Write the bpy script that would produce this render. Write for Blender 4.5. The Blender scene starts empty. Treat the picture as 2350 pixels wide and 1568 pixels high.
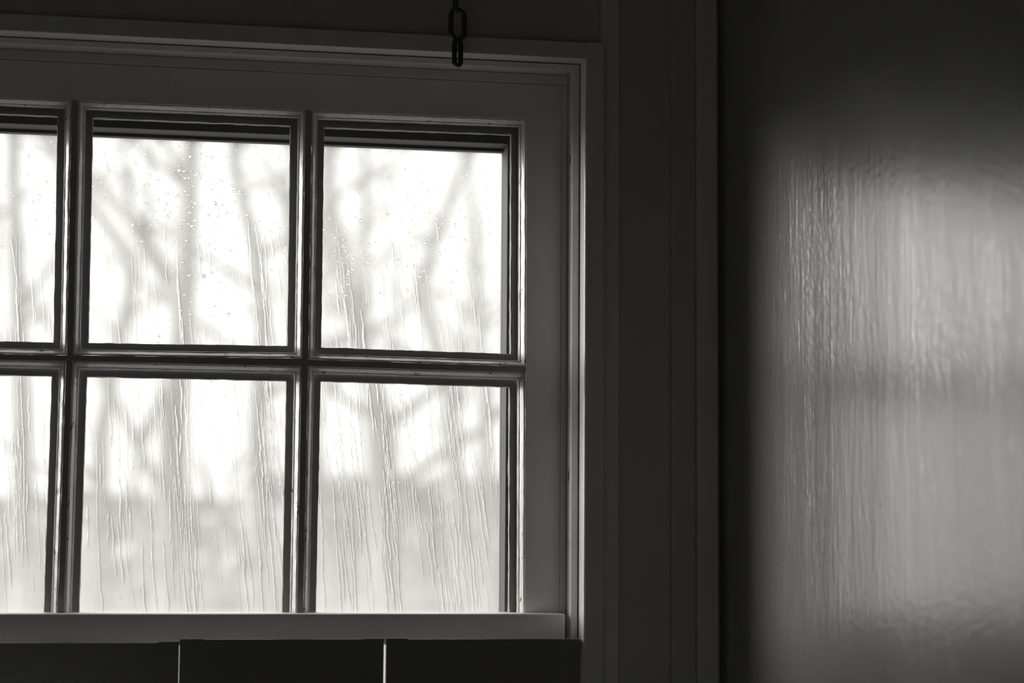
import bpy, bmesh, math, random
from mathutils import Vector, Matrix, noise
random.seed(7)
S = bpy.context.scene
COL = S.collection

# ------------------------------------------------------------------ camera
D, EYE, FPX = 2.2, 1.6, 4613.3                       # distance to the sash face, eye height, focal length in pixels
yaw, pit, rol = math.radians(10.05), math.radians(5.479), math.radians(0.39)
F = Vector((math.sin(yaw)*math.cos(pit), math.cos(yaw)*math.cos(pit), math.sin(pit)))
R0 = Vector((math.cos(yaw), -math.sin(yaw), 0)); U0 = R0.cross(F)
RT = math.cos(rol)*R0 + math.sin(rol)*U0; UP = -math.sin(rol)*R0 + math.cos(rol)*U0
CAM = Vector((0, -D, EYE))
cd = bpy.data.cameras.new('camera'); cam = bpy.data.objects.new('camera', cd); COL.objects.link(cam)
M = Matrix.Identity(4)
for i in range(3):
    M[i][0], M[i][1], M[i][2], M[i][3] = RT[i], UP[i], -F[i], CAM[i]
cam.matrix_world = M
cd.sensor_width = 36; cd.lens = FPX/2350*36; cd.clip_start = .05; cd.clip_end = 400
cd.dof.use_dof = True; cd.dof.focus_distance = 2.25; cd.dof.aperture_fstop = 3.0
S.camera = cam

# ------------------------------------------------------------------ sky, daylight, exposure
W = bpy.data.worlds.new('overcast_sky'); S.world = W; W.use_nodes = True
nt = W.node_tree; bg = nt.nodes['Background']
tc = nt.nodes.new('ShaderNodeTexCoord'); sx = nt.nodes.new('ShaderNodeSeparateXYZ')
mr = nt.nodes.new('ShaderNodeMapRange'); mr.inputs['From Min'].default_value = -0.05; mr.inputs['From Max'].default_value = 1
mr.inputs['To Min'].default_value = 0.85; mr.inputs['To Max'].default_value = 1.8
nt.links.new(tc.outputs['Generated'], sx.inputs[0]); nt.links.new(sx.outputs['Z'], mr.inputs['Value'])
SKY = 1.40
mm = nt.nodes.new('ShaderNodeMath'); mm.operation = 'MULTIPLY'; mm.inputs[1].default_value = SKY
nt.links.new(mr.outputs[0], mm.inputs[0]); nt.links.new(mm.outputs[0], bg.inputs['Strength'])
bg.inputs['Color'].default_value = (1, .992, .965, 1)
pl = bpy.data.lights.new('window_portal', 'AREA'); pl.shape = 'RECTANGLE'; pl.size = 1.3; pl.size_y = 1.3
try: pl.cycles.is_portal = True
except Exception: pass
po = bpy.data.objects.new('window_portal', pl); COL.objects.link(po)
po.location = (.15, .125, 1.62); po.rotation_euler = (-math.pi/2, 0, 0)
p2 = bpy.data.lights.new('fill_window_portal', 'AREA'); p2.shape = 'RECTANGLE'; p2.size = 1.7; p2.size_y = 1.2  # portal for the added fill window
try: p2.cycles.is_portal = True
except Exception: pass
po2 = bpy.data.objects.new('fill_window_portal', p2); COL.objects.link(po2)
po2.location = (-.7, -3.43, .75); po2.rotation_euler = (math.pi/2, 0, 0)
sl = bpy.data.lights.new('added_sun', 'SUN'); sl.energy = 9; sl.angle = math.radians(40); sl.color = (1, .985, .95)
so = bpy.data.objects.new('added_sun', sl); COL.objects.link(so)
az, el = math.radians(20), math.radians(14)          # unseen low sun added far left to brighten window edges and room
so.rotation_euler = Vector((math.cos(az)*math.cos(el), -math.sin(az)*math.cos(el), -math.sin(el))).to_track_quat('-Z', 'Y').to_euler()
S.view_settings.view_transform = 'Standard'; S.view_settings.look = 'None'
S.view_settings.exposure = 0.0; S.view_settings.gamma = 1; S.view_settings.use_curve_mapping = False
S.cycles.use_denoising = True
S.cycles.max_bounces = 16; S.cycles.diffuse_bounces = 8; S.cycles.transparent_max_bounces = 24; S.cycles.transmission_bounces = 12
S.cycles.sample_clamp_indirect = 6

# ------------------------------------------------------------------ helpers
def at(u, v, Y):                                     # world point on the plane y = Y seen at a measured pixel
    d = F*FPX + RT*(u-1175) + UP*(784-v)
    return CAM + d*((Y+D)/d.y)
def X(u, Y, v=850): return at(u, v, Y).x
def Z(v, Y, u=650): return at(u, v, Y).z

def empty(name, loc=(0,0,0), kind=None, label=None, cat=None, group=None):
    o = bpy.data.objects.new(name, None); COL.objects.link(o); o.location = loc; o.empty_display_size = .05
    tag(o, kind, label, cat, group); return o
def tag(o, kind=None, label=None, cat=None, group=None):
    if kind: o['kind'] = kind
    if label: o['label'] = label
    if cat: o['category'] = cat
    if group: o['group'] = group
    return o
def link(name, bm, mat, parent=None, smooth=False, bevel=0, seg=2):
    bmesh.ops.recalc_face_normals(bm, faces=bm.faces)
    return linkraw(name, bm, mat, parent, smooth, bevel, seg)
def linkraw(name, bm, mat, parent=None, smooth=False, bevel=0, seg=2):
    me = bpy.data.meshes.new(name); bm.to_mesh(me); bm.free()
    if smooth:
        for p in me.polygons: p.use_smooth = True
    me.materials.append(mat)
    o = bpy.data.objects.new(name, me); COL.objects.link(o)
    if bevel:
        b = o.modifiers.new('bevel', 'BEVEL'); b.width = bevel; b.segments = seg; b.limit_method = 'ANGLE'
    if parent:
        o.parent = parent
        o.matrix_parent_inverse = Matrix.Translation(-Vector(parent.location))
    return o
def box(bm, x0, x1, y0, y1, z0, z1):
    vs = [bm.verts.new(p) for p in ((x0,y0,z0),(x1,y0,z0),(x1,y1,z0),(x0,y1,z0),(x0,y0,z1),(x1,y0,z1),(x1,y1,z1),(x0,y1,z1))]
    for f in ((0,1,2,3),(4,5,6,7),(0,1,5,4),(1,2,6,5),(2,3,7,6),(3,0,4,7)): bm.faces.new([vs[i] for i in f])
def boxobj(name, x0, x1, y0, y1, z0, z1, mat, parent=None, bevel=0, seg=2):
    bm = bmesh.new(); box(bm, x0, x1, y0, y1, z0, z1); return link(name, bm, mat, parent, bevel=bevel, seg=seg)
def prism(name, quad, y0, y1, mat, parent=None, bevel=0, n=1, jit=0):
    """bar whose outline in the wall plane is a four-sided figure (TL,TR,BR,BL of (x,z)); split n times along its long side"""
    bm = bmesh.new()
    tl, tr, br, bl = [Vector(q) for q in quad]
    if (tr-tl).length > (bl-tl).length: a0, a1, b0, b1 = tl, tr, bl, br
    else: a0, a1, b0, b1 = tl, bl, tr, br
    rows = []
    for i in range(n+1):
        t = i/n; a = a0.lerp(a1, t); b = b0.lerp(b1, t)
        if jit and 0 < i < n:
            pr = (b-a).normalized(); a = a + pr*random.uniform(-jit, jit); b = b + pr*random.uniform(-jit, jit)
        rows.append([bm.verts.new(p) for p in ((a.x,y0,a.y),(b.x,y0,b.y),(b.x,y1,b.y),(a.x,y1,a.y))])
    bm.faces.new(rows[0]); bm.faces.new(rows[-1])
    for r, s in zip(rows, rows[1:]):
        for k in range(4): bm.faces.new((r[k], r[(k+1)%4], s[(k+1)%4], s[k]))
    return link(name, bm, mat, parent, bevel=bevel)
def ring(name, quad, prof, mat, parent=None, n=24, jit=0.0, seed=0, smooth=False):
    """moulding run round an opening: prof = [(inset, y)], mitred at the corners, slightly uneven by hand"""
    bm = bmesh.new(); loops = []
    tl, tr, br, bl = [Vector(q) for q in quad]
    for k, (ins, y) in enumerate(prof):
        c = [tl+Vector((ins,-ins)), tr+Vector((-ins,-ins)), br+Vector((-ins,ins)), bl+Vector((ins,ins))]
        inw = [Vector((0,-1)), Vector((-1,0)), Vector((0,1)), Vector((1,0))]
        L = []
        for s in range(4):
            a, b = c[s], c[(s+1)%4]
            for i in range(n):
                p = a.lerp(b, i/n)
                if jit and i:
                    w = noise.noise(Vector((p.x*60+seed, p.y*60, k*.6))) + .6*noise.noise(Vector((p.x*170+seed, p.y*170, 9+k*.8)))
                    p = p + inw[s]*w*jit
                L.append(bm.verts.new((p.x, y, p.y)))
        loops.append(L)
    for A, B in zip(loops, loops[1:]):
        m = len(A)
        for i in range(m): bm.faces.new((A[i], A[(i+1)%m], B[(i+1)%m], B[i]))
    return linkraw(name, bm, mat, parent, smooth=smooth)

# ------------------------------------------------------------------ materials
def mat(name, col=(.7,.69,.67), rough=.45, spec=.5, ior=1.5):
    m = bpy.data.materials.new(name); m.use_nodes = True
    b = m.node_tree.nodes['Principled BSDF']
    b.inputs['Base Color'].default_value = (*col, 1); b.inputs['Roughness'].default_value = rough
    b.inputs['Specular IOR Level'].default_value = spec; b.inputs['IOR'].default_value = ior
    return m, m.node_tree, b
def ntex(t, scale, detail=4, rough=.6, vec=None, stretch=(1,1,1)):
    n = t.nodes.new('ShaderNodeTexNoise'); n.inputs['Scale'].default_value = scale; n.inputs['Detail'].default_value = detail
    n.inputs['Roughness'].default_value = rough
    mp = t.nodes.new('ShaderNodeMapping'); mp.inputs['Scale'].default_value = stretch
    c = t.nodes.new('ShaderNodeNewGeometry'); t.links.new(c.outputs['Position'], mp.inputs['Vector'])
    t.links.new(mp.outputs[0], n.inputs['Vector']); return n
def ramp(t, src, stops):
    r = t.nodes.new('ShaderNodeValToRGB'); t.links.new(src, r.inputs[0])
    e = r.color_ramp.elements
    e[0].position, e[0].color = stops[0][0], (*stops[0][1], 1); e[1].position, e[1].color = stops[1][0], (*stops[1][1], 1)
    for p, c in stops[2:]:
        q = e.new(p); q.color = (*c, 1)
    return r
def bump(t, b, h, strength, dist):
    n = t.nodes.new('ShaderNodeBump'); n.inputs['Strength'].default_value = strength; n.inputs['Distance'].default_value = dist
    t.links.new(h, n.inputs['Height'])
    prev = b.inputs['Normal'].links
    if prev: t.links.new(prev[0].from_socket, n.inputs['Normal'])
    t.links.new(n.outputs[0], b.inputs['Normal'])
def g(v): return (v, v*.99, v*.965)

def paint(name, a, chip=.04, rough=.5, chips=(.70,.74), st=(1,1,1), bs=.25):
    m, t, b = mat(name, g(a), rough)
    n1 = ntex(t, 9, 5, stretch=st); n2 = ntex(t, 260, 3, .5, stretch=st)
    r1 = ramp(t, n1.outputs[0], [(.3, g(a*.93)), (.75, g(min(a*1.05, .9)))])
    n3 = ntex(t, 120, 6, .75, stretch=(st[0], st[1], st[2]*.5))
    r2 = ramp(t, n3.outputs[0], [(chips[0], (0,0,0)), (chips[1], (1,1,1))])
    mx = t.nodes.new('ShaderNodeMix'); mx.data_type = 'RGBA'
    t.links.new(r2.outputs[0], mx.inputs[0]); t.links.new(r1.outputs[0], mx.inputs[6]); mx.inputs[7].default_value = (*g(chip), 1)
    t.links.new(mx.outputs[2], b.inputs['Base Color'])
    bump(t, b, n2.outputs[0], bs, .0004)
    return m
M_TRIM = paint('white_trim_paint', .84, rough=.17, bs=.08)
M_CASE = paint('greyer_casing_paint', .62, chips=(.8,.85))
M_SASH = paint('old_white_sash_paint', .76, chips=(.68,.71), bs=.4)
M_MUNT = paint('shaded_muntin_paint', .34, chips=(.68,.71), bs=.4)  # chipped sash paint, darkened to stand in for weaker light on muntins
M_RAIL = paint('brightened_rail_paint', .88, chips=(.8,.84), bs=.3)  # sash paint lightened to stand in for stronger light on this rail
M_STICK = paint('flaking_moulding_paint', .70, chips=(.60,.64), bs=.3, rough=.24)
M_PUTTY = paint('weathered_glazing_putty', .30, chip=.5, chips=(.66,.72), rough=.8, bs=.9)
M_OUT = paint('exterior_frame_paint', .08, bs=.4, rough=.7)
M_SHUT = paint('dark_shutter_paint', .22, rough=.2, chips=(.8,.85), bs=.3)
M_WALL = paint('plaster_wall_paint', .46, chips=(.85,.9), bs=.2)
M_CEIL = paint('ceiling_paint', .62, chips=(.9,.95))
M_METAL, t_, b_ = mat('dull_steel', (.10,.098,.094), .38); b_.inputs['Metallic'].default_value = .8
bump(t_, b_, ntex(t_, 500, 3).outputs[0], .3, .0003)
M_DARK, t_, b_ = mat('bare_dark_wood', (.03,.028,.026), .8)
bump(t_, b_, ntex(t_, 200, 3).outputs[0], .3, .0005)

# glossy side wall: brushed gloss paint, drips and brush strokes running down
M_GLOSS, t, b = mat('glossy_wall_paint', g(.24), .23, .5, 3.0)
n = ntex(t, 3.5, 4, stretch=(1, 1, .25)); r = ramp(t, n.outputs[0], [(.3, g(.19)), (.75, g(.25))])
sp = ntex(t, 42, 1, .3); rs = ramp(t, sp.outputs[0], [(.80, (0,0,0)), (.83, (1,1,1))])
mx = t.nodes.new('ShaderNodeMix'); mx.data_type = 'RGBA'
t.links.new(rs.outputs[0], mx.inputs[0]); t.links.new(r.outputs[0], mx.inputs[6]); mx.inputs[7].default_value = (*g(.12), 1)
t.links.new(mx.outputs[2], b.inputs['Base Color'])
bump(t, b, ntex(t, 14, 3, .5, stretch=(1, 1, .12)).outputs[0], .30, .004)     # long vertical sags
bump(t, b, ntex(t, 260, 3, .5, stretch=(1, 1, .06)).outputs[0], .6, .0005)   # brush strokes
bump(t, b, ntex(t, 260, 2, .4, stretch=(1, 1, .55)).outputs[0], .5, .00045)    # orange peel

M_FLOOR, t, b = mat('floor_boards', g(.30), .4)
t.links.new(ramp(t, ntex(t, 6, 5, stretch=(6, .4, 1)).outputs[0], [(.3, g(.38)), (.7, g(.55))]).outputs[0], b.inputs['Base Color'])

def clear_glass(name, film=None):
    m = bpy.data.materials.new(name); m.use_nodes = True; t = m.node_tree; t.nodes.clear()
    out = t.nodes.new('ShaderNodeOutputMaterial')
    tr = t.nodes.new('ShaderNodeBsdfTransparent'); tr.inputs[0].default_value = (.97, .97, .965, 1)
    gl = t.nodes.new('ShaderNodeBsdfGlossy'); gl.inputs['Roughness'].default_value = .02
    ge0 = t.nodes.new('ShaderNodeNewGeometry'); dt = t.nodes.new('ShaderNodeVectorMath'); dt.operation = 'DOT_PRODUCT'
    t.links.new(ge0.outputs['Normal'], dt.inputs[0]); t.links.new(ge0.outputs['Incoming'], dt.inputs[1])
    def mth(op, a, b=None):                          # thin-sheet reflectance, the same from both sides
        q = t.nodes.new('ShaderNodeMath'); q.operation = op
        for i_, v_ in enumerate((a, b)):
            if v_ is None: continue
            if isinstance(v_, (int, float)): q.inputs[i_].default_value = v_
            else: t.links.new(v_, q.inputs[i_])
        return q.outputs[0]
    fr = mth('ADD', mth('MULTIPLY', mth('POWER', mth('SUBTRACT', 1.0, mth('ABSOLUTE', dt.outputs['Value'])), 5.0), .9), .07)
    mx = t.nodes.new('ShaderNodeMixShader'); t.links.new(fr, mx.inputs[0])
    t.links.new(tr.outputs[0], mx.inputs[1]); t.links.new(gl.outputs[0], mx.inputs[2])
    last = mx.outputs[0]
    if film:
        dl = t.nodes.new('ShaderNodeBsdfTranslucent'); dl.inputs[0].default_value = (.95, .95, .93, 1)
        m2 = t.nodes.new('ShaderNodeMixShader')
        ge = t.nodes.new('ShaderNodeNewGeometry'); s = t.nodes.new('ShaderNodeSeparateXYZ'); t.links.new(ge.outputs['Position'], s.inputs[0])
        a = t.nodes.new('ShaderNodeMapRange'); a.inputs['From Min'].default_value = 1.50; a.inputs['From Max'].default_value = 1.66
        a.inputs['To Min'].default_value = film[1]; a.inputs['To Max'].default_value = film[0]
        t.links.new(s.outputs['Z'], a.inputs['Value'])
        nn = ntex(t, 22, 5, .6, stretch=(1, 1, .35)); ad = t.nodes.new('ShaderNodeMath'); ad.operation = 'MULTIPLY_ADD'
        t.links.new(nn.outputs[0], ad.inputs[0]); ad.inputs[1].default_value = .25; ad.inputs[2].default_value = -.125
        sm = t.nodes.new('ShaderNodeMath'); sm.operation = 'ADD'; sm.use_clamp = True
        t.links.new(ad.outputs[0], sm.inputs[0]); t.links.new(a.outputs[0], sm.inputs[1])
        t.links.new(sm.outputs[0], m2.inputs[0]); t.links.new(last, m2.inputs[1]); t.links.new(dl.outputs[0], m2.inputs[2])
        last = m2.outputs[0]
    t.links.new(last, out.inputs[0]); return m
M_PANE = clear_glass('clear_old_glass')
M_STORM = clear_glass('misted_storm_glass', (.22, .36))
M_WATER = bpy.data.materials.new('rain_water'); M_WATER.use_nodes = True; t = M_WATER.node_tree; t.nodes.clear()
o_ = t.nodes.new('ShaderNodeOutputMaterial'); gl_ = t.nodes.new('ShaderNodeBsdfRefraction'); gl_.inputs['IOR'].default_value = 1.33
gl_.inputs['Roughness'].default_value = 0.0; t.links.new(gl_.outputs[0], o_.inputs[0])

M_BARK, t, b = mat('wet_grey_bark', g(.13), .85)
t.links.new(ramp(t, ntex(t, 12, 5, stretch=(1, 1, .2)).outputs[0], [(.3, g(.13)), (.75, g(.26))]).outputs[0], b.inputs['Base Color'])
M_GROUND, t, b = mat('frosted_winter_lawn', g(.32), .95)
t.links.new(ramp(t, ntex(t, .5, 6).outputs[0], [(.3, g(.12)), (.75, g(.22))]).outputs[0], b.inputs['Base Color'])
M_HEDGE, t, b = mat('winter_hedge_twigs', g(.22), .9)
M_FENCE, t, b = mat('weathered_fence_wood', g(.22), .9)
t.links.new(ramp(t, ntex(t, 10, 4).outputs[0], [(.3, g(.16)), (.75, g(.3))]).outputs[0], b.inputs['Base Color'])

# ------------------------------------------------------------------ room shell
YW = -.030                                           # plaster face of the window wall
ZC, YB = 2.62, -3.3
OX0, OX1 = X(-480, 0), X(1300, 0)                    # rough opening
OZ0, OZ1 = 1.06, Z(119, 0, 100)
XC = X(1650, YW)                                     # the corner
SPLAY = math.radians(9)
XL = -1.7
bm = bmesh.new()
box(bm, XL-.1, OX0-.012, YW, .10, 0, ZC); box(bm, OX1+.012, XC+.06, YW, .10, 0, ZC)
box(bm, OX0-.012, OX1+.012, YW, .10, 0, OZ0); box(bm, OX0-.012, OX1+.012, YW, .10, OZ1+.012, ZC)
tag(link('wall_front', bm, M_WALL), 'structure')
def slab(name, p, q, th, z0, z1, m):                 # upright wall slab from p to q, thickness away to the right of p->q
    d = Vector((q[0]-p[0], q[1]-p[1])).normalized(); nrm = Vector((d.y, -d.x))*th
    bm = bmesh.new()
    pts = [p, q, (q[0]+nrm.x, q[1]+nrm.y), (p[0]+nrm.x, p[1]+nrm.y)]
    v = [bm.verts.new((a[0], a[1], z)) for z in (z0, z1) for a in pts]
    for f in ((0,1,2,3),(4,5,6,7),(0,1,5,4),(1,2,6,5),(2,3,7,6),(3,0,4,7)): bm.faces.new([v[i] for i in f])
    return link(name, bm, m)
XR = XC + math.tan(SPLAY)*(YW-YB)
tag(slab('wall_right', (XR, YB), (XC, YW), .1, 0, ZC, M_GLOSS), 'structure')
tag(boxobj('wall_left', XL-.1, XL, YB, YW, 0, ZC, M_WALL), 'structure')
WX0, WX1, WZ0, WZ1 = -1.5, 0, .25, 1.25          # unseen low window added behind the camera to brighten the room
bm = bmesh.new()
box(bm, XL-.1, WX0, YB-.1, YB, 0, ZC); box(bm, WX1, XR+.1, YB-.1, YB, 0, ZC)
box(bm, WX0, WX1, YB-.1, YB, 0, WZ0); box(bm, WX0, WX1, YB-.1, YB, WZ1, ZC)
tag(link('wall_back', bm, M_WALL), 'structure')
w2 = empty('added_fill_window', ((WX0+WX1)/2, YB, WZ0), 'structure')
for a, b2, c, d in ((WX0, WX0+.05, WZ0, WZ1), (WX1-.05, WX1, WZ0, WZ1), (WX0+.05, WX1-.05, WZ0, WZ0+.05), (WX0+.05, WX1-.05, WZ1-.05, WZ1)):
    boxobj('fill_window_frame', a, b2, YB-.07, YB-.01, c, d, M_TRIM, w2, bevel=.002)
boxobj('muntin', (WX0+WX1)/2-.01, (WX0+WX1)/2+.01, YB-.06, YB-.03, WZ0+.05, WZ1-.05, M_TRIM, w2)
bm = bmesh.new(); bm.faces.new([bm.verts.new(p) for p in ((WX0+.04, YB-.045, WZ0+.04), (WX1-.04, YB-.045, WZ0+.04), (WX1-.04, YB-.045, WZ1-.04), (WX0+.04, YB-.045, WZ1-.04))])
link('pane', bm, M_PANE, w2)
tag(boxobj('floor', XL-.1, XR+.1, YB-.1, .14, -.1, 0, M_FLOOR), 'structure')
tag(boxobj('ceiling', XL-.1, XR+.1, YB-.1, .14, ZC, ZC+.1, M_CEIL), 'structure')

# corner post and boards right of the window
tr1 = empty('trim_1', (X(1620, YW), YW, 0), 'structure')
tr1['label'] = 'dark painted corner board between the window wall and the glossy side wall'
boxobj('corner_board', X(1600, YW-.009), X(1648, YW-.009), YW-.009, YW+.002, 0, ZC, M_CASE, tr1, bevel=.0012)
boxobj('wall_board', X(1540, YW-.003), X(1597, YW-.003), YW-.003, YW+.002, 0, ZC, M_WALL, tr1, bevel=.0008)

# ------------------------------------------------------------------ casing, stop and parting bead
YB1, YB2 = -.0265, -.0541
tr2 = empty('trim_2', ((OX0+OX1)/2, YW, OZ0), 'structure')
tr2['label'] = 'white painted casing boards round the window'
cx0, cx1 = X(1343, YB2), X(1385, YB2)                # right leg
wl = cx1-cx0
sx0, sx1 = X(1329, YB1), X(1343, YB2)                # stop
mid = (OX0+OX1)/2
lx1 = 2*mid-cx0; lx0 = lx1-wl                        # left leg, mirrored
zi, zo = Z(102.5, YB2, 672), Z(63.5, YB2, 672)
boxobj('casing_leg', cx0, cx1, YB2, YW+.001, OZ0-.03, zo+.0005, M_CASE, tr2, bevel=.0010)
boxobj('casing_leg', lx0, lx1, YB2, YW+.001, OZ0-.03, zo+.0005, M_CASE, tr2, bevel=.0010)
boxobj('casing_head', lx1+.0004, cx0-.0004, YB2, YW+.001, zi, zo, M_CASE, tr2, bevel=.0010)
# flat backing architrave
boxobj('architrave', cx1, X(1420, YW-.006), YW-.006, YW+.001, OZ0-.03, ZC, M_CASE, tr2, bevel=.0008)
boxobj('sill_board', lx0-.03, cx1+.03, YB2-.03, .0, OZ0-.035, OZ0, M_TRIM, tr2, bevel=.003)

w = empty('window_1', (mid, 0, OZ0), 'structure')
w['label'] = 'old white painted window with six panes behind wet storm glass'
q3 = lambda a, b, zt: ((2*mid-a, zt), (a, zt), (a, OZ0), (2*mid-a, OZ0))
zb1 = Z(98, YB1, 0); zs = zi
def frame(name, xin, zin, xout, zout, y0, y1, m, bev=.0008):
    """three-sided frame (two legs and a head) as separate parts"""
    boxobj(name, xin, xout, y0, y1, OZ0, zin, m, w, bevel=bev)
    boxobj(name, 2*mid-xout, 2*mid-xin, y0, y1, OZ0, zin, m, w, bevel=bev)
    boxobj(name, 2*mid-xout, xout, y0, y1, zin, zout, m, w, bevel=bev)
# parting bead (inner edge seen at 1301 .. 1312), its front runs to 1327
bx = X(1301, 0); bz = Z(142.6, 0, 650)
sz = Z(113.0, YB1, 650)
frame('parting_bead', bx, bz, X(1327.5, YB1), Z(116, YB1, 650), YB1, .02, M_TRIM, .0007)
# window stop (inner edge seen at 1329 .. 1341), set a hair behind the casing
frame('window_stop', X(1329.2, YB1), sz, X(1329.2, YB1)+.012, sz+.012, YB2+.0006, .02, M_TRIM, .0009)
# weather strip between sash and bead
wx = X(1287, -.0015)
wz = Z(165, -.0015, 650)
frame('weather_strip', wx, wz, bx-.0002, bz-.0002, -.0015, .012, M_SASH, .0012)
for (u, v) in ((1306, 370), (1305, 1095)):           # sunk, painted-over screw pockets on the bead
    c = at(u, v, -.012); bm = bmesh.new()
    bmesh.ops.create_uvsphere(bm, u_segments=14, v_segments=8, radius=1)
    bmesh.ops.scale(bm, vec=(.0009, .0065, .0085), verts=bm.verts); bmesh.ops.translate(bm, vec=(bx, c.y, c.z), verts=bm.verts)
    link('paint_blister', bm, M_STICK, w, smooth=True)
    bm = bmesh.new(); bmesh.ops.create_uvsphere(bm, u_segments=12, v_segments=6, radius=1)
    bmesh.ops.scale(bm, vec=(.0005, .0022, .0058), verts=bm.verts); bmesh.ops.translate(bm, vec=(bx-.0006, c.y-.003, c.z+.001), verts=bm.verts)
    link('paint_chip', bm, M_DARK, w, smooth=True)

# ------------------------------------------------------------------ sash
def P(u, v): p = at(u, v, 0); return (p.x, p.z)
SB = 1446
def ext(u0, v0, u1, v1):                             # carry an edge down to the hidden sash bottom
    k = (SB-v0)/(v1-v0); return P(u0+(u1-u0)*k, SB)
q10 = [P(180.6,230.9), P(701,252.3), P(692.9,823), P(167.7,815.4)]
q11 = [P(166.1,829.2), P(692.2,840.8), ext(692.2,840.8,681.9,1405), ext(166.1,829.2,146.8,1407)]
q20 = [P(716,253.9), P(1209.4,273.3), P(1208,841.2), P(708,825.2)]
q21 = [P(707.4,840.2), P(1206.3,855.5), ext(1206.3,855.5,1205.2,1405), ext(707.4,840.2,695.7,1405)]
cw = q20[1][0]-q20[0][0]
a_, b_2 = P(164.5,229.6), P(152.9,815.8); c_, d_ = P(151.4,829.2), ext(151.4,829.2,132.3,1407)
q00 = [(a_[0]-cw, a_[1]), a_, b_2, (a_[0]-cw, b_2[1])]
q01 = [(a_[0]-cw, c_[1]), c_, d_, (a_[0]-cw, d_[1])]
quads = [q00, q01, q10, q11, q20, q21]
TH = .013
stx1 = X(1286, 0); stx0 = q00[0][0]-(stx1-q20[1][0])
zt = wz-.0006; zbm = q21[3][1]-.03
# stiles, head rail (its lower edge follows the openings), bottom rail
prism('sash_stile', [(q20[1][0], zt), (stx1, zt), (stx1, zbm), (q21[2][0], zbm)], 0, TH, M_SASH, w)
prism('sash_stile', [(stx0, zt), (q00[0][0], zt), (q01[3][0], zbm), (stx0, zbm)], 0, TH, M_SASH, w)
bm = bmesh.new()
low = [q00[0], q00[1], q10[0], q10[1], q20[0], q20[1]]
fr_ = [bm.verts.new((p[0], 0, p[1])) for p in low] + [bm.verts.new((q20[1][0], 0, zt)), bm.verts.new((q00[0][0], 0, zt))]
f = bm.faces.new(fr_); ex = bmesh.ops.extrude_face_region(bm, geom=[f])
bmesh.ops.translate(bm, vec=(0, TH, 0), verts=[v for v in ex['geom'] if isinstance(v, bmesh.types.BMVert)])
link('sash_rail', bm, M_SASH, w)
# vertical muntins
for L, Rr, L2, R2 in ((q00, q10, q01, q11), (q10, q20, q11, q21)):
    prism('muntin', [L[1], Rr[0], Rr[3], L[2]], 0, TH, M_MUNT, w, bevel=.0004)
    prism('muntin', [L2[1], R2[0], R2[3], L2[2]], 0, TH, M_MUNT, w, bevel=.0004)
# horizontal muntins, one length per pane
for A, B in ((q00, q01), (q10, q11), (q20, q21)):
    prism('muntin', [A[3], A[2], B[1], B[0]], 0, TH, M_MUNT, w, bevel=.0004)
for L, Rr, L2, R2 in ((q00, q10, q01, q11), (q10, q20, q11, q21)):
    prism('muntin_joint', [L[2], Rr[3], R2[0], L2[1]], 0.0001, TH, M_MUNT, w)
prof = [(0, 0), (.0003, .0001), (.0006, .0012), (.0019, .0013), (.0026, .0024), (.0035, .0040), (.0046, .0062), (.0055, .0080), (.0063, .0080), (.0068, .0095), (.0075, TH+.0005)]
pr2 = [(.0070, .0165), (.0150, .0165), (.0154, .020), (.0154, .023), (.006, .023)]
for i, q in enumerate(quads):
    ring('sash_moulding', q, prof, M_STICK, w, n=46, jit=.00028, seed=i*7.3)
    ring('glazing_putty', q, pr2, M_PUTTY, w, n=40, jit=.0006, seed=i*3.1+50)
    bm = bmesh.new(); k = .005
    pts = [(q[0][0]+k, q[0][1]-k), (q[1][0]-k, q[1][1]-k), (q[2][0]-k, q[2][1]+k), (q[3][0]+k, q[3][1]+k)]
    bm.faces.new([bm.verts.new((p[0], .015, p[1])) for p in pts]); link('pane', bm, M_PANE, w)
# bottom rail standing proud of the sash, rounded top edge
rz1, rz0 = Z(1409.0, -.022, 650), Z(1481, -.022, 650)
boxobj('bottom_rail', 2*mid-bx+.0005, X(1299.6, -.022), -.022, .028, rz0, rz1, M_RAIL, w, bevel=.0022, seg=3)
# the lower sash behind the shutters: stiles, rail, three muntins and its panes
lxa, lxb = 2*mid-bx+.0005, bx-.0005
boxobj('sash_stile', lxa, lxa+.045, -.012, .02, OZ0, rz0, M_SASH, w, bevel=.001)
boxobj('sash_stile', lxb-.045, lxb, -.012, .02, OZ0, rz0, M_SASH, w, bevel=.001)
boxobj('sash_rail', lxa+.045, lxb-.045, -.012, .02, OZ0, OZ0+.06, M_SASH, w, bevel=.001)
pw = (lxb-lxa-.09-.04)/3
for k in range(3):
    xa = lxa+.045+k*(pw+.02)
    if k: boxobj('muntin', xa-.02, xa, -.010, .018, OZ0+.06, rz0, M_MUNT, w, bevel=.001)
    bm = bmesh.new(); bm.faces.new([bm.verts.new(p) for p in ((xa, .005, OZ0+.06), (xa+pw, .005, OZ0+.06), (xa+pw, .005, rz0), (xa, .005, rz0))])
    link('pane', bm, M_PANE, w)

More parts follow.
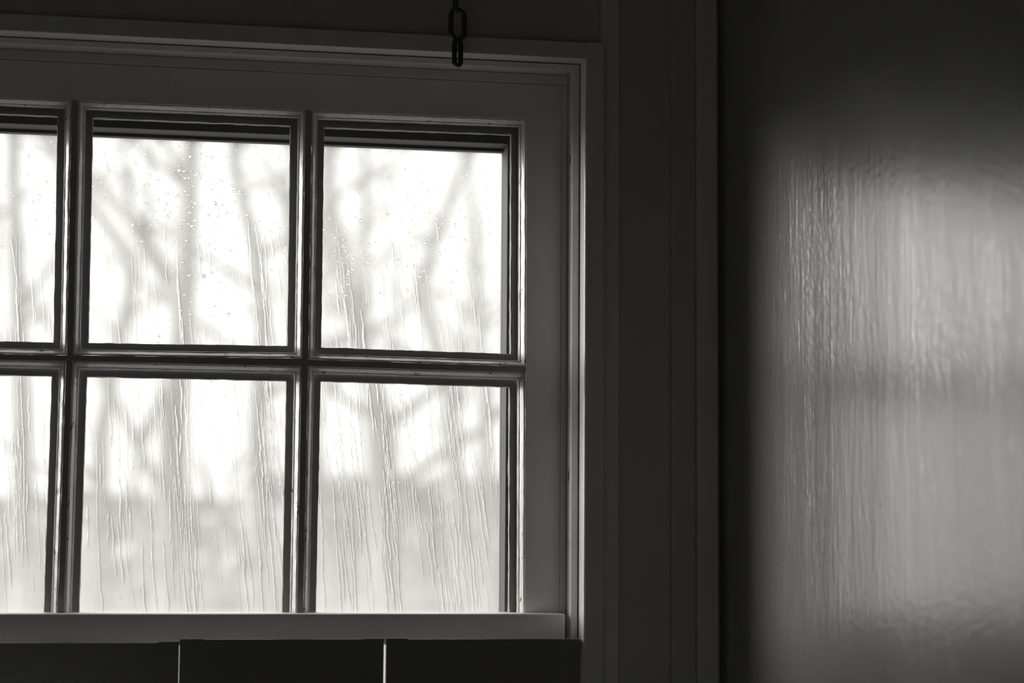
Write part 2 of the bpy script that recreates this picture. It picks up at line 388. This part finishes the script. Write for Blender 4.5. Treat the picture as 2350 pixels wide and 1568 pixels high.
# ------------------------------------------------------------------ outer stop, storm frame and wet storm glass
YS = .083
ox, oz = X(1161.5, .045), Z(309.5, .045, 650)
gx, gz = X(1147, .087), Z(333, .087, 650)
ol, gl0 = 2*mid-bx+(bx-ox), 2*mid-bx+(bx-gx)
zs0 = OZ0+.03
bm = bmesh.new(); box(bm, ox, OX1+.012, .045, .0749, OZ0, oz); tmp = link('outer_stop', bm, M_OUT, w, bevel=.0008)
bm = bmesh.new(); box(bm, OX0-.012, ol, .045, .0749, OZ0, oz); link('outer_stop', bm, M_OUT, w, bevel=.0008)
bm = bmesh.new(); box(bm, OX0-.012, OX1+.012, .045, .0749, oz, OZ1+.012); link('outer_stop', bm, M_OUT, w, bevel=.0008)
for a, b2, c, d in ((gx, OX1+.012, OZ0, gz), (OX0-.012, gl0, OZ0, gz), (OX0-.012, OX1+.012, gz, OZ1+.012), (gl0, gx, OZ0, zs0)):
    boxobj('storm_frame', a, b2, .075, .087, c, d, M_OUT, w, bevel=.0004)
bm = bmesh.new()
bm.faces.new([bm.verts.new(p) for p in ((gl0, YS, zs0), (gx, YS, zs0), (gx, YS, gz), (gl0, YS, gz))])
storm = link('storm_pane', bm, M_STORM, w)

def dome(bm, x, z, r, h, sq, y=YS+.0002):
    n = 9; rings = []; wob = [1+.35*noise.noise(Vector((x*900, z*900, a*1.1))) for a in range(n)]
    for k, (rr, hh) in enumerate(((1, 0), (.78, .62), (.42, .91))):
        rings.append([bm.verts.new((x+r*rr*wob[a]*math.cos(a*2*math.pi/n+k*.3)*sq, y+h*hh, z+r*rr*wob[a]*math.sin(a*2*math.pi/n+k*.3))) for a in range(n)])
    top = bm.verts.new((x, y+h, z))
    for A, B in zip(rings, rings[1:]):
        for i in range(n): bm.faces.new((A[i], B[i], B[(i+1)%n], A[(i+1)%n]))
    for i in range(n): bm.faces.new((rings[-1][i], top, rings[-1][(i+1)%n]))
PXM = FPX/(D+YS)
bm = bmesh.new(); rd = random.Random(3)
cl = [(430, 400, 60, 130), (400, 470, 110, 90), (560, 500, 90, 120), (300, 400, 150, 60), (1040, 480, 70, 90), (790, 600, 40, 60), (990, 560, 80, 90), (80, 420, 90, 120), (460, 700, 80, 130), (860, 500, 160, 130)]
def drop(u, v, r):
    p = at(u, v, YS)
    if not (gl0+.004 < p.x < gx-.003 and p.z < gz-.003): return
    dome(bm, p.x, p.z, r, r*rd.uniform(.28, .5), rd.uniform(.75, 1.2))
for i in range(1000):
    c = rd.choice(cl); drop(rd.gauss(c[0], c[2]*.8), rd.gauss(c[1], c[3]*.8), rd.choice((.0005, .0007, .0009, .0012, .0016))*rd.uniform(.8, 1.25))
for i in range(1300): drop(rd.uniform(-400, 1150), 320+abs(rd.gauss(0, 260)), rd.uniform(.0003, .0008))
for i in range(260): drop(rd.uniform(-400, 1150), rd.uniform(700, 1900), rd.uniform(.0004, .0010))
dr = linkraw('raindrops', bm, M_WATER, storm, smooth=True); dr['kind'] = 'stuff'

def rivulet(bm, u, v, length, wpx, lean, rr):
    pts = []; x = u; ph = rr.uniform(0, 50); L = max(6, int(length/5))
    for i in range(L+1):
        s = i/L; vv = v+length*s
        x += lean*length/L + rr.gauss(0, .5) + .45*noise.noise(Vector((ph, vv*.035, 0)))
        if rr.random() < .008: x += rr.uniform(-2, 4)
        wv = wpx*(.65+.5*abs(noise.noise(Vector((ph, vv*.05, 3)))))*min(1, .45+3*s)*min(1, .3+5*(1-s))
        pts.append((x, vv, wv))
    prev = None
    for (a, b_, wv) in pts:
        p = at(a, b_, YS)
        if not (gl0+.003 < p.x < gx-.003 and zs0+.002 < p.z < gz-.003): prev = None; continue
        hw = wv/PXM/2; row = []
        for tt, hh in ((-1, 0), (-.65, .34), (-.2, .68), (.3, .92), (.65, .86), (.9, .42), (1, 0)):   # leaning with the wind
            row.append(bm.verts.new((p.x+hw*tt, YS+.0002+hw*1.6*hh, p.z)))
        if prev:
            for k in range(6): bm.faces.new((prev[k], row[k], row[k+1], prev[k+1]))
        prev = row
bm = bmesh.new(); rr = random.Random(11)
for i in range(640):
    u = rr.uniform(-420, 1150)
    if rr.random() < .45:                            # bundled where the run-off gathers
        u = rr.gauss(rr.choice((30, 320, 420, 590, 620, 790, 880, 910, 1030, 1060, -200)), 22)
    v = rr.choice((rr.uniform(500, 820), rr.uniform(700, 1250), rr.uniform(860, 1330)))
    rivulet(bm, u, v, rr.choice((50, 90, 140, 230, 340))*rr.uniform(.7, 1.3), rr.choice((1.0, 1.3, 1.8, 2.6, 3.4))*rr.uniform(.8, 1.2), .03+.10*max(0, u)/1150+rr.gauss(0, .02), rr)
rv = linkraw('rivulets', bm, M_WATER, storm, smooth=True); rv['kind'] = 'stuff'

# ------------------------------------------------------------------ folding shutters across the lower half
YSH = -.050
def shutter(u0, us0, us1, u1, vA, vB, vC, label):
    """u0..us0 left stile, us0..us1 panel, us1..u1 right stile; vA vB vC their tops"""
    x0, x1, x2, x3 = [X(u, YSH, 1500) for u in (u0, us0, us1, u1)]
    zA, zB, zC = [at((a+b)/2, v, YSH).z for a, b, v in ((u0, us0, vA), (us0, us1, vB), (us1, u1, vC))]
    t = empty('window_shutter', ((x0+x3)/2, YSH, OZ0), None, label, 'shutter', 'folding shutters across the lower window')
    boxobj('stile', x0, x1-.0004, YSH, YSH+.012, OZ0, zA, M_SHUT, t, bevel=.0006)
    boxobj('stile', x2+.0004, x3, YSH, YSH+.012, OZ0, zC, M_SHUT, t, bevel=.0006)
    boxobj('top_rail', x1-.0012, x2+.0012, YSH+.0004, YSH+.0116, zB-.055, zB, M_SHUT, t, bevel=.0006)
    boxobj('bottom_rail', x1, x2, YSH+.0004, YSH+.0116, OZ0, OZ0+.07, M_SHUT, t, bevel=.0006)
    boxobj('panel', x1-.004, x2+.004, YSH+.004, YSH+.009, OZ0+.07, zB-.055, M_SHUT, t)
shutter(-531, -481, -110, -60, 1479, 1481, 1479, 'dark panelled shutter at the far left end of the row')
shutter(-59, -9, 362, 411, 1476, 1475.5, 1472.3, 'dark panelled shutter standing lowest, under the left panes')
shutter(412, 467, 831, 881, 1466.3, 1467.5, 1465.6, 'dark panelled shutter under the middle panes')
shutter(886, 936, 1285, 1333, 1465, 1467, 1467, 'dark panelled shutter beside the right window casing')

# ------------------------------------------------------------------ chain hanging from the ceiling before the window head
YC = -.078
def chain_link(bm, c, H, Wd, wire, ang):
    R = Wd/2-wire; hs = H/2-wire-R; path = []
    for k in range(9): a = math.pi*k/8; path.append((R*math.cos(a), hs+R*math.sin(a)))
    for k in range(9): a = math.pi+math.pi*k/8; path.append((R*math.cos(a), -hs+R*math.sin(a)))
    n = len(path); rings = []
    for i, (x, z) in enumerate(path):
        px, pz = path[i-1]; nx, nz = path[(i+1)%n]; tg = Vector((nx-px, 0, nz-pz)).normalized(); sd = Vector((tg.z, 0, -tg.x))
        L = []
        for k in range(8):
            a = k*math.pi/4; off = sd*math.cos(a)*wire + Vector((0,1,0))*math.sin(a)*wire
            p = Vector((x, 0, z))+off
            p = Matrix.Rotation(ang, 3, 'Z') @ p
            L.append(bm.verts.new(p+c))
        rings.append(L)
    for i in range(n):
        A, B = rings[i], rings[(i+1)%n]
        for k in range(8): bm.faces.new((A[k], A[(k+1)%8], B[(k+1)%8], B[k]))
pxm = FPX/(D+YC)
cxp = at(1050, 80, YC)
ch = empty('hanging_chain', (cxp.x, YC, ZC), None, 'dull steel chain hanging in front of the window head casing', 'chain')
WI = 6.4/pxm
specs = [(1050, 121.5, 72/pxm, 28/pxm, .12), (1050, 56.5, 84/pxm, 47/pxm, .25), (1045.5, -6, 82/pxm, 38/pxm, 1.40)]
for u, v, H, Wd, ang in specs:
    bm = bmesh.new(); chain_link(bm, at(u, v, YC), H, Wd, WI, ang); link('chain_link', bm, M_METAL, ch, smooth=True)
zc = at(1047, -6, YC).z; H = 80/pxm; step = H-WI*2-.0015; k = 0
while zc+step < ZC-.03:
    zc += step; k += 1
    bm = bmesh.new(); chain_link(bm, Vector((cxp.x, YC, zc)), H, 40/pxm, WI, .2 if k % 2 else 1.5); link('chain_link', bm, M_METAL, ch, smooth=True)
bm = bmesh.new(); bmesh.ops.create_cone(bm, cap_ends=True, segments=12, radius1=.003, radius2=.003, depth=ZC-zc-H/2+.01)
bmesh.ops.translate(bm, vec=(cxp.x, YC, (ZC+zc+H/2-.01)/2), verts=bm.verts); link('ceiling_hook', bm, M_METAL, ch, smooth=True)

# ------------------------------------------------------------------ garden outside
GZ = .15
bm = bmesh.new(); N = 24; vv = {}
for i in range(N+1):
    for j in range(N+1):
        x, y = -60+120*i/N, -40+150*j/N
        vv[i, j] = bm.verts.new((x, y, GZ+.0*x+.15*noise.noise(Vector((x*.15, y*.15, 0)))))
for i in range(N):
    for j in range(N): bm.faces.new((vv[i,j], vv[i+1,j], vv[i+1,j+1], vv[i,j+1]))
tag(link('ground', bm, M_GROUND, smooth=True), 'structure')

def limb(bm, pts, rad):
    prev = None
    for i, p in enumerate(pts):
        q = pts[min(i+1, len(pts)-1)]; o = pts[max(i-1, 0)]; tg = (q-o).normalized()
        s1 = tg.cross(Vector((0,1,0))).normalized() if abs(tg.y) < .95 else tg.cross(Vector((1,0,0))).normalized(); s2 = tg.cross(s1)
        L = [bm.verts.new(p+(s1*math.cos(k*math.pi/3)+s2*math.sin(k*math.pi/3))*rad[i]) for k in range(6)]
        if prev:
            for k in range(6): bm.faces.new((prev[k], prev[(k+1)%6], L[(k+1)%6], L[k]))
        prev = L
def grow(bm, p, d, r, ln, dep, rg):
    n = 4; pts = [p.copy()]; rad = [r]
    for i in range(n):
        d = (d + Vector((rg.gauss(0,.13), rg.gauss(0,.13), rg.gauss(.03,.08)))).normalized()
        p = p + d*ln/n; pts.append(p.copy()); rad.append(r*(1-.45*(i+1)/n))
    limb(bm, pts, rad)
    if dep <= 0 or r < .004: return
    for k in range(rg.choice((2, 3))):
        j = rg.choice((2, 3, 4)); dd = (d + Vector((rg.uniform(-.9,.9), rg.uniform(-.6,.6), rg.uniform(-.1,.6)))).normalized()
        grow(bm, pts[j], dd, rad[j]*.68, ln*rg.uniform(.6,.85), dep-1, rg)
def tree(Y, track, width, label, dep=3, seed=0, top=None):
    """bare tree whose trunk passes the given sight points; width in metres at the foot"""
    rg = random.Random(seed)
    P0 = [at(u, v, Y) for u, v in track]
    base = P0[0].copy(); base.z = GZ-.05
    pts = [base]+P0; n = len(pts)
    rad = [width/2*(1-.55*i/(n-1)) for i in range(n)]
    t = empty('bare_tree', (base.x, base.y, GZ), None, label, 'tree', 'bare trees in the rain outside')
    bm = bmesh.new(); limb(bm, pts, rad); link('trunk', bm, M_BARK, t, smooth=True)
    bm = bmesh.new()
    grow(bm, pts[-1], (pts[-1]-pts[-2]).normalized(), rad[-1], 1.6, dep, rg)
    for i in range(2, n):
        for k in range(2):
            q = pts[i].lerp(pts[i-1], rg.random())
            grow(bm, q, Vector((rg.choice((-1,1))*rg.uniform(.3,.9), rg.uniform(-.5,.5), rg.uniform(.4,1))).normalized(), rad[i]*.5, 1.1, dep-1, rg)
    link('branches', bm, M_BARK, t, smooth=True)['kind'] = 'stuff'
tree(10.5, [(395,1400), (398,1000), (425,640), (440,330)], .25, 'bare tree seen through the middle column of panes', dep=4, seed=1)
tree(12.8, [(600,1350), (590,1000), (605,720), (585,560), (535,380)], .20, 'slender bare tree close right of the middle trunk', seed=2)
tree(15.2, [(900,1400), (880,980), (815,740), (780,560)], .32, 'leaning bare tree seen through the right panes', seed=3)
tree(18, [(1060,1300), (1030,900), (960,660), (1035,450)], .24, 'slim bare tree at the right side of the right panes', seed=4)
tree(20.5, [(860,1200), (835,700), (838,380)], .20, 'thin upright tree behind the leaning tree', seed=5)
tree(13.0, [(60,1400), (50,900), (30,400)], .24, 'bare tree seen through the left panes', dep=4, seed=6)
tree(23.5, [(230,1000), (310,620), (215,470)], .28, 'farther forked tree left of the middle trunk', dep=4, seed=7)
tree(27, [(760,1300), (700,900), (660,500)], .40, 'distant tree behind the middle of the window', dep=4, seed=8)
tree(30, [(1120,1300), (1110,900), (1090,500)], .36, 'distant tree at the far right of the view', dep=4, seed=9)
tree(16, [(-60,1350), (-40,900), (-20,500)], .30, 'thick tree at the far left of the view', dep=4, seed=10)
def hedge(x0, x1, Y, z1, label, seed):
    rg = random.Random(seed); bm = bmesh.new()
    for k in range(2200):
        c = Vector((rg.uniform(x0, x1), Y+rg.uniform(-.5,.5), rg.uniform(GZ, z1)))
        s = rg.uniform(.08,.24); a = Vector((rg.gauss(0,1), rg.gauss(0,1), rg.gauss(0,1))).normalized(); b2 = a.cross(Vector((.3,.5,.8))).normalized()
        c3 = a.cross(b2)
        v = [bm.verts.new(c+d_*s) for d_ in (a, b2*.6, -a, c3*.6)]
        for f in ((0,1,3),(1,2,3),(0,1,2),(0,2,3)): bm.faces.new([v[i] for i in f])
    o = link('hedge', bm, M_HEDGE); tag(o, None, label, 'hedge'); return o
hedge(-6.5, 1.6, 34, 2.25, 'low bare hedge beyond the left and middle panes', 1)
hedge(2.0, 8.0, 33, 2.6, 'low bare hedge beyond the right panes', 2)
